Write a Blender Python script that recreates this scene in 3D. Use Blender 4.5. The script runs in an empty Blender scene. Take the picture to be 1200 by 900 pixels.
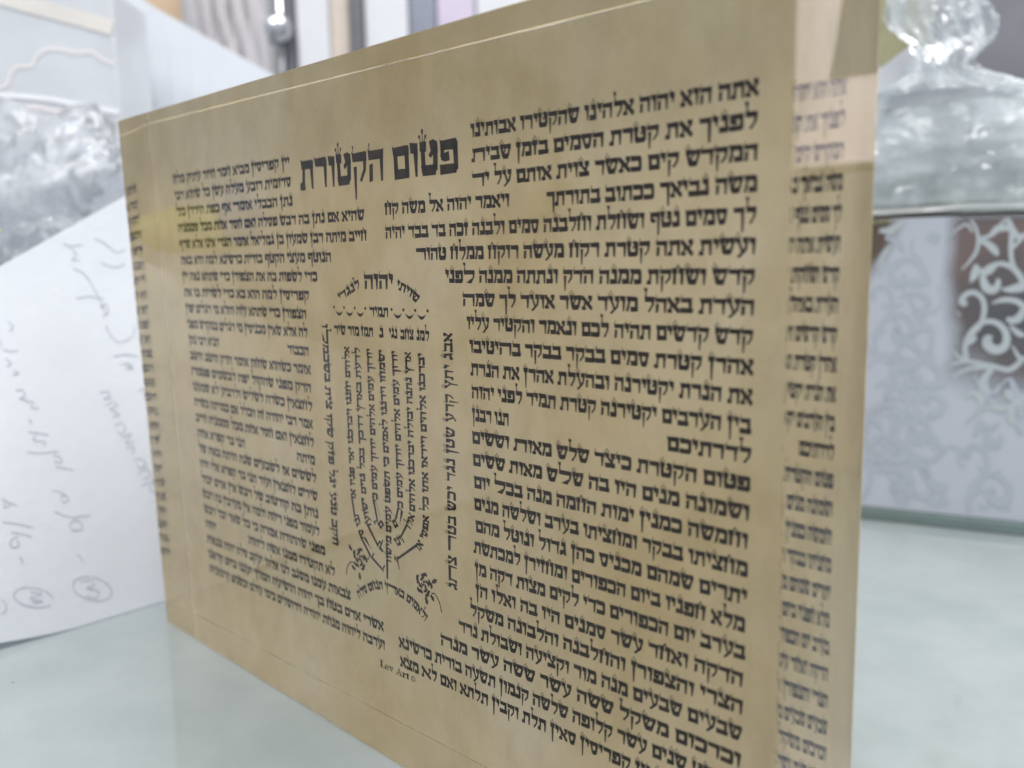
import bpy, bmesh, math, random
from mathutils import Vector, Matrix, noise

# ------------------------------------------------------------------ camera, world, lamps, exposure
S = bpy.context.scene
COL = S.collection
S.render.engine = 'CYCLES'
S.cycles.use_denoising = True
S.cycles.max_bounces = 14
S.cycles.transmission_bounces = 12
S.cycles.transparent_max_bounces = 16
S.cycles.glossy_bounces = 6
S.cycles.caustics_refractive = True
S.cycles.caustics_reflective = True
S.cycles.blur_glossy = 0.3
S.view_settings.view_transform = 'Standard'
S.view_settings.look = 'None'
S.view_settings.exposure = 0.2
S.view_settings.gamma = 1.0

cam_data = bpy.data.cameras.new('camera')
cam = bpy.data.objects.new('camera', cam_data)
COL.objects.link(cam)
S.camera = cam
cam_data.sensor_width = 36.0
cam_data.lens = 1025.73 / 1200 * 36.0
cam_data.clip_start = 0.005
cam_data.clip_end = 20.0
rx = Vector((0.71739175, 0.69638393, -0.0199625))
ux = Vector((-0.08718578, 0.11817106, 0.98915835))
fx = Vector((-0.69119297, 0.70787359, -0.14548972))
M = Matrix.Identity(4)
for i in range(3):
    M[i][0], M[i][1], M[i][2] = rx[i], ux[i], -fx[i]
M.translation = Vector((0.05260074, -0.10447288, 0.10587274))
cam.matrix_world = M
cam_data.dof.use_dof = True
cam_data.dof.focus_distance = 0.175
cam_data.dof.aperture_fstop = 12.0

W = bpy.data.worlds.new('World')
S.world = W
W.use_nodes = True
bg = W.node_tree.nodes['Background']
bg.inputs['Color'].default_value = (0.86, 0.92, 1.0, 1)
bg.inputs['Strength'].default_value = 0.58

def lamp(name, loc, target, sx, sy, energy, color):
    l = bpy.data.lights.new(name, 'AREA')
    l.shape = 'RECTANGLE'; l.size = sx; l.size_y = sy
    l.energy = energy; l.color = color
    o = bpy.data.objects.new(name, l); COL.objects.link(o)
    o.location = loc
    o.rotation_euler = (Vector(target) - Vector(loc)).to_track_quat('-Z', 'Y').to_euler()
    return o
lamp('overhead_lamp', (0.30, 0.0, 1.6), (-0.25, 0.05, 0.05), 1.2, 0.6, 15, (1.0, 0.98, 0.96))
lamp('overhead_lamp', (0.5, 0.9, 1.7), (-0.1, 0.2, 0.0), 1.2, 0.6, 15, (1.0, 0.98, 0.96))
lamp('overhead_lamp', (0.45, -0.75, 1.5), (-0.1, 0.15, 0.1), 1.2, 0.6, 14, (1.0, 0.97, 0.93))  # front lamp added to brighten the fronts of the right-hand objects

# ------------------------------------------------------------------ helpers
def new_obj(name, bm, mat, parent=None, smooth=False, loc=None, rotz=0.0):
    me = bpy.data.meshes.new(name)
    bm.normal_update(); bm.to_mesh(me); bm.free()
    if smooth:
        for p in me.polygons: p.use_smooth = True
    o = bpy.data.objects.new(name, me); COL.objects.link(o)
    if mat is not None: me.materials.append(mat)
    if parent is not None: o.parent = parent
    if loc is not None: o.location = loc
    if rotz: o.rotation_euler = (0, 0, rotz)
    return o
def empty(name, loc=(0, 0, 0), rotz=0.0):
    o = bpy.data.objects.new(name, None); COL.objects.link(o)
    o.empty_display_size = 0.02
    o.location = loc; o.rotation_euler = (0, 0, rotz)
    return o
def tag(o, label=None, cat=None, group=None, kind=None):
    if label: o['label'] = label
    if cat: o['category'] = cat
    if group: o['group'] = group
    if kind: o['kind'] = kind
    return o
def box_bm(x0, x1, y0, y1, z0, z1, bevel=0.0, seg=2, bm=None):
    b = bm or bmesh.new()
    r = bmesh.ops.create_cube(b, size=1.0)
    vs = r['verts']
    for v in vs:
        v.co.x = x0 + (v.co.x + .5) * (x1 - x0)
        v.co.y = y0 + (v.co.y + .5) * (y1 - y0)
        v.co.z = z0 + (v.co.z + .5) * (z1 - z0)
    if bevel > 0:
        es = list({e for v in vs for e in v.link_edges})
        bmesh.ops.bevel(b, geom=es, offset=bevel, segments=seg, affect='EDGES', profile=0.5)
    return b
def catmull(pts, n=6):
    if len(pts) < 3: return [tuple(p) for p in pts]
    P = [pts[0]] + list(pts) + [pts[-1]]
    out = []
    for i in range(1, len(P) - 2):
        for k in range(n):
            t = k / n
            out.append(tuple(0.5 * ((2 * b) + (c - a) * t + (2 * a - 5 * b + 4 * c - d) * t * t + (3 * b - a - 3 * c + d) * t ** 3)
                             for a, b, c, d in zip(P[i - 1], P[i], P[i + 1], P[i + 2])))
    out.append(tuple(pts[-1]))
    return out
def ribbon(bm, pts, width, place, thick=0.0, n=6):
    """flat stroke along 2-D points; width = number or None (third value of each point)"""
    P = catmull(pts, n)
    L = []; Rr = []
    for i, p in enumerate(P):
        a = P[max(i - 1, 0)]; b = P[min(i + 1, len(P) - 1)]
        dx, dy = b[0] - a[0], b[1] - a[1]
        d = math.hypot(dx, dy) or 1.0
        w = (width if width is not None else p[2]) * .5
        nx, ny = -dy / d * w, dx / d * w
        L.append((p[0] + nx, p[1] + ny)); Rr.append((p[0] - nx, p[1] - ny))
    f0 = [bm.verts.new(place(x, y, thick)) for x, y in L]
    f1 = [bm.verts.new(place(x, y, thick)) for x, y in Rr]
    for i in range(len(P) - 1):
        bm.faces.new((f0[i], f0[i + 1], f1[i + 1], f1[i]))
    if thick:
        b0 = [bm.verts.new(place(x, y, 0)) for x, y in L]
        b1 = [bm.verts.new(place(x, y, 0)) for x, y in Rr]
        for i in range(len(P) - 1):
            bm.faces.new((b0[i], b0[i + 1], f0[i + 1], f0[i]))
            bm.faces.new((b1[i], f1[i], f1[i + 1], b1[i + 1]))
        bm.faces.new((b0[0], f0[0], f1[0], b1[0])); bm.faces.new((b0[-1], b1[-1], f1[-1], f0[-1]))
def tube(bm, pts, r, n=8, close=True):
    P = [Vector(p) for p in pts]
    rings = []
    for i, p in enumerate(P):
        t = (P[min(i + 1, len(P) - 1)] - P[max(i - 1, 0)]).normalized()
        a = t.orthogonal().normalized() if i == 0 else (rings_a - t * rings_a.dot(t)).normalized()
        rings_a = a
        b = t.cross(a)
        rings.append([bm.verts.new(p + (a * math.cos(2 * math.pi * k / n) + b * math.sin(2 * math.pi * k / n)) * r) for k in range(n)])
    for i in range(len(rings) - 1):
        for k in range(n):
            bm.faces.new((rings[i][k], rings[i][(k + 1) % n], rings[i + 1][(k + 1) % n], rings[i + 1][k]))
    bm.faces.new(rings[0][::-1]); bm.faces.new(rings[-1])

# ------------------------------------------------------------------ materials
def mat(name):
    m = bpy.data.materials.new(name); m.use_nodes = True
    nt = m.node_tree
    return m, nt, nt.nodes['Principled BSDF'], nt.nodes['Material Output']
def N(nt, kind, **kw):
    n = nt.nodes.new(kind)
    for k, v in kw.items():
        if k in n.inputs: n.inputs[k].default_value = v
        else: setattr(n, k, v)
    return n
def ramp(nt, stops):
    r = nt.nodes.new('ShaderNodeValToRGB')
    e = r.color_ramp.elements
    while len(e) < len(stops): e.new(0.5)
    for i, (p, c) in enumerate(stops):
        e[i].position = p; e[i].color = (*c, 1) if len(c) == 3 else c
    return r
def simple(name, col, rough=0.5, var=0.06, scale=40.0, coat=0.0, bump=0.0, metallic=0.0, bscale=None):
    m, nt, p, out = mat(name)
    tc = N(nt, 'ShaderNodeTexCoord')
    nz = N(nt, 'ShaderNodeTexNoise', Scale=scale, Detail=5.0, Roughness=0.6)
    nt.links.new(tc.outputs['Object'], nz.inputs['Vector'])
    r = ramp(nt, [(0.3, tuple(max(0, c * (1 - var)) for c in col)), (0.7, tuple(min(1, c * (1 + var)) for c in col))])
    nt.links.new(nz.outputs['Fac'], r.inputs['Fac'])
    nt.links.new(r.outputs['Color'], p.inputs['Base Color'])
    p.inputs['Roughness'].default_value = rough
    p.inputs['Metallic'].default_value = metallic
    p.inputs['Coat Weight'].default_value = coat
    p.inputs['Coat Roughness'].default_value = 0.05
    if bump:
        n2 = N(nt, 'ShaderNodeTexNoise', Scale=bscale or scale, Detail=4.0, Roughness=0.55)
        nt.links.new(tc.outputs['Object'], n2.inputs['Vector'])
        b = N(nt, 'ShaderNodeBump', Strength=bump, Distance=0.004)
        nt.links.new(n2.outputs['Fac'], b.inputs['Height'])
        nt.links.new(b.outputs['Normal'], p.inputs['Normal'])
    return m

def glass_mat():
    m, nt, p, out = mat('clear_acrylic')
    nt.nodes.remove(p)
    g = N(nt, 'ShaderNodeBsdfGlass', IOR=1.49, Roughness=0.0)
    g.inputs['Color'].default_value = (1, 1, 1, 1)
    nt.links.new(g.outputs[0], out.inputs['Surface'])
    return m
def parchment_mat():
    m, nt, p, out = mat('printed_parchment')
    tc = N(nt, 'ShaderNodeTexCoord')
    mp = N(nt, 'ShaderNodeMapping'); mp.inputs['Scale'].default_value = (1, 1, 0.75)
    nt.links.new(tc.outputs['Object'], mp.inputs['Vector'])
    n1 = N(nt, 'ShaderNodeTexNoise', Scale=26.0, Detail=6.0, Roughness=0.62)
    n2 = N(nt, 'ShaderNodeTexNoise', Scale=150.0, Detail=5.0, Roughness=0.65)
    n3 = N(nt, 'ShaderNodeTexNoise', Scale=9.0, Detail=3.0, Roughness=0.5)
    for n in (n1, n2, n3): nt.links.new(mp.outputs[0], n.inputs['Vector'])
    r1 = ramp(nt, [(0.28, (0.53, 0.42, 0.23)), (0.42, (0.595, 0.49, 0.30)), (0.56, (0.625, 0.53, 0.355)), (0.72, (0.67, 0.595, 0.46))])
    nt.links.new(n1.outputs['Fac'], r1.inputs['Fac'])
    r2 = ramp(nt, [(0.32, (0.88, 0.86, 0.82)), (0.6, (1.04, 1.04, 1.04))])
    nt.links.new(n2.outputs['Fac'], r2.inputs['Fac'])
    mx = N(nt, 'ShaderNodeMix', data_type='RGBA', blend_type='MULTIPLY'); mx.inputs[0].default_value = 0.75
    nt.links.new(r1.outputs['Color'], mx.inputs[6]); nt.links.new(r2.outputs['Color'], mx.inputs[7])
    r3 = ramp(nt, [(0.35, (0.97, 0.92, 0.84)), (0.65, (1.0, 1.0, 1.0))])
    nt.links.new(n3.outputs['Fac'], r3.inputs['Fac'])
    mx2 = N(nt, 'ShaderNodeMix', data_type='RGBA', blend_type='MULTIPLY'); mx2.inputs[0].default_value = 1.0
    nt.links.new(mx.outputs[2], mx2.inputs[6]); nt.links.new(r3.outputs['Color'], mx2.inputs[7])
    nt.links.new(mx2.outputs[2], p.inputs['Base Color'])
    p.inputs['Roughness'].default_value = 1.0
    p.inputs['Specular IOR Level'].default_value = 0.0
    return m
def ink_mat():
    m, nt, p, out = mat('black_ink')
    tc = N(nt, 'ShaderNodeTexCoord')
    nz = N(nt, 'ShaderNodeTexNoise', Scale=500.0, Detail=3.0)
    nt.links.new(tc.outputs['Object'], nz.inputs['Vector'])
    r = ramp(nt, [(0.35, (0.020, 0.011, 0.006)), (0.75, (0.048, 0.030, 0.019))])
    nt.links.new(nz.outputs['Fac'], r.inputs['Fac'])
    nt.links.new(r.outputs['Color'], p.inputs['Base Color'])
    p.inputs['Roughness'].default_value = 1.0
    p.inputs['Specular IOR Level'].default_value = 0.0
    return m
def table_mat():
    m, nt, p, out = mat('pale_counter_glass')
    tc = N(nt, 'ShaderNodeTexCoord')
    n1 = N(nt, 'ShaderNodeTexNoise', Scale=14.0, Detail=5.0, Roughness=0.6)
    n2 = N(nt, 'ShaderNodeTexVoronoi', Scale=55.0)
    n3 = N(nt, 'ShaderNodeTexNoise', Scale=420.0, Detail=2.0)
    for n in (n1, n2, n3): nt.links.new(tc.outputs['Object'], n.inputs['Vector'])
    r = ramp(nt, [(0.3, (0.265, 0.31, 0.305)), (0.7, (0.385, 0.425, 0.435))])
    nt.links.new(n1.outputs['Fac'], r.inputs['Fac'])
    # scattered dust specks
    lt = N(nt, 'ShaderNodeMath', operation='LESS_THAN'); lt.inputs[1].default_value = 0.035
    nt.links.new(n2.outputs['Distance'], lt.inputs[0])
    gt = N(nt, 'ShaderNodeMath', operation='GREATER_THAN'); gt.inputs[1].default_value = 0.50
    nt.links.new(n3.outputs['Fac'], gt.inputs[0])
    mu = N(nt, 'ShaderNodeMath', operation='MULTIPLY')
    nt.links.new(lt.outputs[0], mu.inputs[0]); nt.links.new(gt.outputs[0], mu.inputs[1])
    mx = N(nt, 'ShaderNodeMix', data_type='RGBA')
    nt.links.new(mu.outputs[0], mx.inputs[0]); nt.links.new(r.outputs['Color'], mx.inputs[6])
    mx.inputs[7].default_value = (0.2, 0.23, 0.23, 1)
    nt.links.new(mx.outputs[2], p.inputs['Base Color'])
    p.inputs['Roughness'].default_value = 0.45
    p.inputs['Specular IOR Level'].default_value = 0.3
    p.inputs['Coat Weight'].default_value = 1.0
    p.inputs['Coat IOR'].default_value = 1.5
    rr = ramp(nt, [(0.35, (0.01, 0.01, 0.01)), (0.7, (0.16, 0.16, 0.16))])
    nt.links.new(n1.outputs['Fac'], rr.inputs['Fac'])
    nt.links.new(rr.outputs['Color'], p.inputs['Coat Roughness'])
    return m
def film_mat(name, haze, tint, scale, rough=0.08, bump=0.5, blend=0.35):
    """thin clear plastic: lets most of what is behind show, glints at its creases, slightly milky"""
    m, nt, p, out = mat(name)
    nt.nodes.remove(p)
    tc = N(nt, 'ShaderNodeTexCoord')
    nz = N(nt, 'ShaderNodeTexNoise', Scale=scale, Detail=4.0, Roughness=0.55, Distortion=0.6)
    nt.links.new(tc.outputs['Object'], nz.inputs['Vector'])
    b = N(nt, 'ShaderNodeBump', Strength=bump, Distance=0.003)
    nt.links.new(nz.outputs['Fac'], b.inputs['Height'])
    tr = N(nt, 'ShaderNodeBsdfTransparent'); tr.inputs['Color'].default_value = (0.95, 0.96, 0.97, 1)
    gl = N(nt, 'ShaderNodeBsdfGlossy', Roughness=rough)
    gl.inputs['Color'].default_value = (1, 1, 1, 1)
    nt.links.new(b.outputs['Normal'], gl.inputs['Normal'])
    fr = N(nt, 'ShaderNodeLayerWeight'); fr.inputs['Blend'].default_value = blend
    nt.links.new(b.outputs['Normal'], fr.inputs['Normal'])
    m1 = N(nt, 'ShaderNodeMixShader')
    nt.links.new(fr.outputs['Fresnel'], m1.inputs[0]); nt.links.new(tr.outputs[0], m1.inputs[1]); nt.links.new(gl.outputs[0], m1.inputs[2])
    df = N(nt, 'ShaderNodeBsdfDiffuse'); df.inputs['Color'].default_value = (*tint, 1)
    tl = N(nt, 'ShaderNodeBsdfTranslucent'); tl.inputs['Color'].default_value = (*tint, 1)
    ad = N(nt, 'ShaderNodeMixShader'); ad.inputs[0].default_value = 0.5
    nt.links.new(df.outputs[0], ad.inputs[1]); nt.links.new(tl.outputs[0], ad.inputs[2])
    m2 = N(nt, 'ShaderNodeMixShader')
    mr = N(nt, 'ShaderNodeMapRange'); mr.inputs['From Min'].default_value = 0.35; mr.inputs['From Max'].default_value = 0.7
    mr.inputs['To Min'].default_value = haze * .4; mr.inputs['To Max'].default_value = min(1, haze * 1.6)
    nt.links.new(nz.outputs['Fac'], mr.inputs['Value'])
    nt.links.new(mr.outputs[0], m2.inputs[0]); nt.links.new(m1.outputs[0], m2.inputs[1]); nt.links.new(ad.outputs[0], m2.inputs[2])
    nt.links.new(m2.outputs[0], out.inputs['Surface'])
    return m

M_ACRYLIC = glass_mat(); M_PARCH = parchment_mat(); M_INK = ink_mat(); M_TABLE = table_mat()
M_PAPER = simple('white_paper', (0.65, 0.68, 0.735), 0.75, 0.02, 60, bump=0.05, bscale=250)
M_PENCIL = simple('grey_pen_ink', (0.45, 0.47, 0.54), 0.8, 0.25, 300)

# ------------------------------------------------------------------ surface and background
tb = box_bm(-2.2, 1.4, -0.9, 2.2, -0.012, 0.0, 0.001)
tag(new_obj('table', tb, M_TABLE), kind='structure')
wl = box_bm(-2.2, 1.4, 2.2, 2.24, -0.9, 2.4)
M_WALL = simple('shop_wall', (0.50, 0.50, 0.51), 0.8, 0.05, 3)
tag(new_obj('wall', wl, M_WALL), kind='structure')
wl2 = box_bm(-2.24, -2.2, -0.9, 2.24, -0.9, 2.4)
tag(new_obj('wall', wl2, M_WALL), kind='structure')

SCRIBBLE=[[(-9.1,7.11),(-9.7,6.4),(-10.7,5.99),(-12.0,5.99),(-13.4,6.28),(-14.9,6.91),(-16.3,7.74),(-17.5,8.88),(-18.5,9.99),(-19.1,11.23),(-19.3,12.27),(-19.0,13.19),(-18.4,13.92),(-17.4,14.24),(-16.2,14.24),(-14.7,13.92),(-13.2,13.29),(-11.8,12.37),(-10.6,11.23),(-9.6,10.09),(-9.1,8.88),(-8.9,7.74),(-9.3,6.91)],[(-25.8,9.07),(-26.6,8.76),(-27.6,8.76),(-28.8,8.97),(-30.0,9.39),(-31.3,9.99),(-32.4,10.72),(-33.4,11.54),(-34.1,12.47),(-34.6,13.29),(-34.8,14.12),(-34.6,14.75),(-34.1,15.26),(-33.4,15.57),(-32.4,15.67),(-31.2,15.47),(-30.0,15.06),(-28.7,14.53),(-27.6,13.7),(-26.6,12.88),(-25.8,11.96),(-25.3,11.04),(-25.1,10.31)],[(-38.1,13.82),(-37.9,13.7),(-37.7,13.61),(-37.6,13.51),(-37.4,13.29),(-37.3,13.1),(-37.2,12.88),(-37.1,12.68),(-37.1,12.37),(-37.0,12.15),(-37.0,11.86),(-37.1,11.54),(-37.1,11.35),(-37.2,11.13),(-37.3,10.82),(-37.4,10.62),(-37.6,10.5),(-37.8,10.31),(-37.9,10.21),(-38.1,10.11),(-38.3,10.11),(-38.5,10.11),(-38.7,10.11)],[(-16.8,12.98),(-14.2,12.68),(-13.5,11.04),(-15.7,10.72),(-12.6,8.97),(-13.6,7.2),(-16.1,8.56)],[(-30.6,13.92),(-27.7,12.56),(-30.9,12.27),(-27.9,10.4),(-30.7,10.94)],[(-16.8,21.12),(-16.0,20.2),(-15.6,18.46)],[(-31.9,24.42),(-31.3,23.4),(-31.5,22.26)],[(-20.7,34.95),(-16.8,32.47),(-11.3,31.75)],[(-15.6,31.14),(-17.5,30.32),(-16.6,28.35),(-14.2,28.25),(-14.5,30.41),(-16.5,31.84)],[(-20.3,41.23),(-17.7,39.9),(-16.4,37.52),(-18.1,37.2),(-18.1,38.97),(-16.7,39.17)],[(-34.3,35.05),(-30.5,33.52),(-27.1,31.75)],[(-32.8,31.75),(-30.9,31.02),(-27.8,29.18)],[(-31.1,30.32),(-33.2,29.37),(-33.3,27.62),(-31.4,27.43),(-31.6,29.27)],[(-33.5,41.55),(-32.1,40.41),(-29.9,38.76)],[(-32.5,40.5),(-33.3,39.17),(-31.6,39.17)],[(-1.7,68.13),(0.6,68.25),(1.0,66.91),(-1.0,66.09),(1.5,65.97)],[(-0.9,63.91),(1.9,64.83),(2.4,63.2),(0.2,62.67),(2.7,60.61),(0.5,60.2)],[(0.5,57.21),(2.7,57.94),(3.6,55.78),(1.6,54.33),(1.1,55.78)],[(1.9,53.19),(5.0,54.01),(2.8,51.34),(5.3,51.44)],[(2.5,49.79),(5.0,49.69),(4.1,47.63)],[(4.2,45.67),(6.4,45.77),(7.5,43.7),(5.4,43.0),(4.8,44.65)],[(4.5,41.23),(7.4,42.27),(8.3,39.9),(5.8,39.39)],[(4.9,37.33),(8.8,38.15),(7.1,35.77),(8.8,34.63)],[(-24.3,71.96),(-22.6,71.96),(-22.3,70.09),(-23.8,69.58),(-21.6,68.56)],[(-22.2,68.03),(-20.3,68.15),(-21.3,66.5),(-19.2,65.77)],[(-22.5,62.98),(-22.0,61.65)],[(-23.4,59.27),(-20.9,58.67),(-18.3,57.53)],[(-21.4,58.55),(-22.4,56.7),(-19.6,55.66),(-20.3,54.23)],[(-24.7,53.6),(-21.0,52.58),(-16.5,52.36)],[(-18.4,51.34),(-16.5,50.52),(-16.4,48.77),(-18.2,49.57)],[(-18.2,47.92),(-15.8,47.0),(-13.5,46.18)],[(4.4,79.06),(8.2,79.28),(12.0,78.24)],[(6.0,76.4),(8.4,76.4),(9.6,74.63),(7.0,74.75)],[(-25.4,84.52),(-23.3,83.82),(-21.6,84.01)],[(-25.4,81.95),(-24.0,80.3),(-25.3,79.48)],[(-23.7,78.24),(-22.7,76.91),(-24.4,76.81)],[(9.7,66.89),(11.5,67.74),(11.5,64.42)],[(-4.4,115.57),(-1.9,114.74),(1.2,115.25)],[(-2.9,114.74),(-1.1,112.05),(-2.6,110.52),(-0.4,110.3)],[(-2.6,107.83),(0.1,105.99),(2.0,102.47),(3.6,97.33),(4.8,92.36)],[(-3.4,98.35),(0.3,98.76),(4.9,97.72)],[(3.2,94.85),(5.2,95.87),(5.4,93.08),(3.2,92.16)],[(4.0,89.18),(5.1,85.47),(7.3,83.5),(11.6,85.15),(12.6,88.14)],[(5.0,78.97),(8.2,79.48),(11.5,78.34)],[(5.0,116.9),(7.8,115.25),(10.9,112.46),(13.7,113.29)],[(5.7,109.28),(9.5,107.61),(12.9,108.56)],[(7.6,76.28),(9.2,75.04)],[(-22.8,92.89),(-21.7,91.34),(-22.8,89.88)],[(-25.8,87.63),(-25.6,85.15)]]
SCROLLS=[[(27.0,61.9,0.48),(32.2,63.7,1.16),(40.3,62.5,1.35),(46.6,61.3,1.55),(50.9,65.7,1.35)],[(26.3,69.5,0.29),(29.3,65.9,0.77),(33.0,64.0,1.16),(37.1,63.0,1.16)],[(28.4,57.6,0.77),(33.2,61.0,1.16),(40.3,61.9,1.35)],[(32.5,64.2,1.35),(31.9,69.6,1.35),(33.7,74.7,1.45),(37.5,78.4,1.45),(41.8,78.0,1.55),(44.7,74.5,1.74),(44.7,70.0,2.13),(42.0,68.3,2.52),(39.3,69.8,2.52),(39.0,72.4,2.13),(40.5,72.8,0.97)],[(32.3,69.7,0.58),(34.1,71.5,1.35),(35.1,73.2,0.97)],[(33.4,73.3,1.16),(36.2,77.0,1.26),(37.4,82.4,1.35),(36.5,86.9,1.35),(33.7,89.1,1.45),(31.0,88.2,1.45),(30.0,85.8,1.74),(31.6,84.6,1.35)],[(29.8,80.5,0.48),(28.5,82.3,0.39)],[(37.3,89.5,0.77),(36.3,93.5,1.35),(37.3,97.5,1.35),(41.5,99.4,1.35),(45.4,97.9,1.45),(48.3,94.4,1.55),(49.7,90.4,1.55)],[(36.4,94.4,1.35),(37.6,90.9,2.32),(40.0,90.0,2.13),(41.2,92.0,1.55),(41.2,94.1,0.77)],[(32.4,92.7,0.39),(33.7,95.8,2.13),(34.0,99.3,0.97)],[(34.5,97.6,1.16),(37.7,96.2,1.35),(40.3,98.4,0.77)],[(42.3,90.4,0.29),(45.0,90.2,1.74),(48.1,90.9,2.52),(49.8,91.3,1.93)],[(39.5,85.1,0.29),(43.0,86.4,1.35),(46.8,86.2,1.55),(49.6,84.3,1.55),(50.3,81.7,1.35)],[(49.7,83.4,1.35),(48.7,80.3,2.13),(46.4,79.0,1.93),(44.7,80.0,0.97)],[(29.4,97.4,0.39),(32.0,100.7,0.77),(33.9,104.2,0.97),(34.1,108.6,0.87),(33.0,112.6,0.77),(31.3,115.3,0.58)],[(34.0,107.7,0.97),(36.8,106.8,1.55),(39.3,104.5,1.93),(40.7,102.3,0.77)],[(34.8,108.6,0.97),(37.8,109.4,1.16),(40.4,111.9,1.93),(43.9,111.8,1.35)],[(43.8,113.1,0.77),(44.7,110.5,1.35),(44.6,104.4,1.16),(45.5,99.2,1.16),(47.9,94.8,1.35)],[(48.7,109.9,1.74),(47.1,107.4,0.97),(44.9,104.4,0.77)],[(40.7,113.2,0.58),(43.0,114.8,0.97),(44.6,111.3,1.74),(47.1,108.2,1.16)],[(41.2,61.3,1.16),(38.9,58.0,1.93),(38.7,54.8,2.32),(41.2,51.5,1.16)],[(43.9,53.7,0.58),(45.8,55.6,1.16),(47.1,52.0,2.52),(50.3,50.9,2.52),(52.2,52.8,1.55)],[(32.9,50.4,0.77),(35.2,52.3,1.35),(37.7,50.6,1.74),(38.3,47.0,1.16)],[(37.2,44.6,0.29),(41.1,47.1,1.16),(45.0,46.9,1.93),(48.5,48.5,0.77)],[(48.5,41.2,1.55),(47.6,44.8,1.55),(48.9,48.5,1.74),(51.9,50.0,1.74)],[(51.9,44.6,1.74),(50.5,46.8,1.35),(52.0,48.2,0.97)],[(46.9,70.1,0.39),(49.5,65.7,1.16),(51.4,65.7,1.35)],[(45.8,77.2,0.58),(48.6,74.6,1.55),(50.7,73.7,0.97)],[(0.9,111.8,0.58),(6.0,113.0,2.13),(10.1,116.0,0.77)],[(0.5,97.9,0.39),(2.9,103.4,1.35),(5.4,107.1,0.58)],[(1.3,112.7,1.16),(4.3,111.7,1.74),(6.5,110.7,0.58)],[(24.4,109.3,0.29),(29.7,113.6,0.77),(32.2,110.8,0.58)]]
FAINT=[[(10.0,88.6,0.77),(11.0,92.3,1.55),(15.2,93.7,0.97)],[(12.1,87.7,0.97),(14.4,83.1,1.55),(20.0,81.3,1.35),(23.9,85.0,0.97)],[(17.4,108.1,1.35),(19.0,110.3,1.93),(21.1,109.4,1.74),(20.4,107.2,1.35),(18.3,108.1,0.97)],[(7.2,61.4,0.77),(7.9,65.2,1.35),(11.1,69.1,1.55),(15.4,68.7,1.35),(17.2,65.5,1.35),(16.1,63.1,1.16)],[(9.6,65.3,0.58),(12.5,57.8,1.16),(17.4,60.8,0.77)],[(2.9,83.9,1.55),(7.2,83.5,1.74),(10.5,84.9,0.77)],[(15.0,78.0,1.35),(18.4,79.0,1.16)],[(16.6,100.5,0.77),(12.3,104.2,1.16),(12.9,108.7,0.97)],[(22.0,91.4,0.97),(23.7,87.7,1.16),(23.1,83.2,0.77)],[(11.2,47.3,0.77),(14.4,54.1,1.74),(17.7,55.2,0.97)]]
FAINT2=[[(10.7,49.9,0.77),(12.3,53.8,1.74),(16.5,55.9,0.97)],[(0.4,44.5,0.97),(5.8,41.9,2.13),(10.9,45.1,0.97)],[(11.6,38.5,0.97),(14.6,39.6,2.9),(20.5,41.0,1.94),(22.9,44.0,0.77)],[(15.7,35.8,0.77),(20.8,34.3,3.87),(24.4,30.8,2.9),(26.9,30.0,0.77)],[(11.5,32.6,0.77),(15.1,27.1,3.49),(20.5,21.8,2.9),(18.9,19.7,0.77)],[(0.1,27.8,0.97),(3.8,25.2,1.94),(1.4,18.0,1.55)],[(26.2,28.0,0.97),(28.5,31.1,1.55),(31.9,29.5,1.94),(31.3,24.7,0.97)],[(8.7,12.8,0.77),(12.4,8.2,2.9),(16.0,7.6,1.36)],[(21.1,9.2,0.77),(25.3,8.7,2.52),(30.3,10.2,0.77)],[(36.2,8.9,0.97),(36.8,13.8,1.55),(40.8,15.2,1.55),(43.5,11.7,1.36),(41.2,8.5,1.36),(39.1,10.2,0.77)],[(42.4,14.4,0.97),(45.9,10.0,1.94),(50.0,9.5,0.77)],[(37.9,24.3,0.58),(42.1,21.9,1.55),(46.0,23.2,0.77)],[(6.7,18.5,0.77),(13.0,14.2,1.36),(18.3,12.8,0.77)]]

# ------------------------------------------------------------------ scribal alphabet (x to the right, body height 1)
def q4(a, b, c, d): return [a, b, c, d]
G = {}
G['א'] = (1.0, [[(0,.97),(.16,1.02),(1.02,.2),(.97,-.02),(.8,0),(.0,.74)], [(.64,1.0),(.98,1.02),(1.0,.76),(.74,.46),(.6,.52),(.76,.74),(.64,.78)],
                [(.2,.62),(.36,.5),(.3,.26),(.38,.08),(.3,-.01),(.0,0),(-.02,.2),(.14,.26)]])
G['ב'] = (1.0, [[(.03,1.04),(.14,.97),(.86,.98),(.94,1.0),(.93,.72),(.1,.73)], [(.72,.8),(.93,.9),(.93,.12),(.74,.12)], [(-.02,.28),(1.06,.25),(1.0,0),(.02,-.01)]])
G['ג'] = (.72, [[(.16,1.02),(.62,1.0),(.64,.72),(.2,.74)], [(.4,.8),(.64,.8),(.72,.02),(.52,0)], [(.0,.3),(.5,.44),(.56,.2),(.18,-.01),(.0,.0)]])
G['ד'] = (.98, [[(.0,1.04),(.1,.97),(.86,.98),(1.02,1.03),(.98,.76),(.9,.72),(.05,.73)], [(.72,.82),(.93,.8),(.86,0),(.76,0)]])
G['ה'] = (1.02, [[(.0,1.04),(.1,.97),(.92,.98),(1.0,1.0),(.99,.72),(.05,.73)], [(.78,.82),(.99,.8),(.94,0),(.82,0)], [(.08,.52),(.28,.54),(.25,.03),(.06,-.02)]])
G['ו'] = (.46, [[(.0,1.03),(.46,1.0),(.45,.72),(.05,.74)], [(.23,.8),(.45,.8),(.38,0),(.28,0)]])
G['ז'] = (.56, [[(.0,1.02),(.56,1.02),(.54,.74),(.03,.74)], [(.2,.8),(.42,.8),(.36,0),(.22,0)]])
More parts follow.
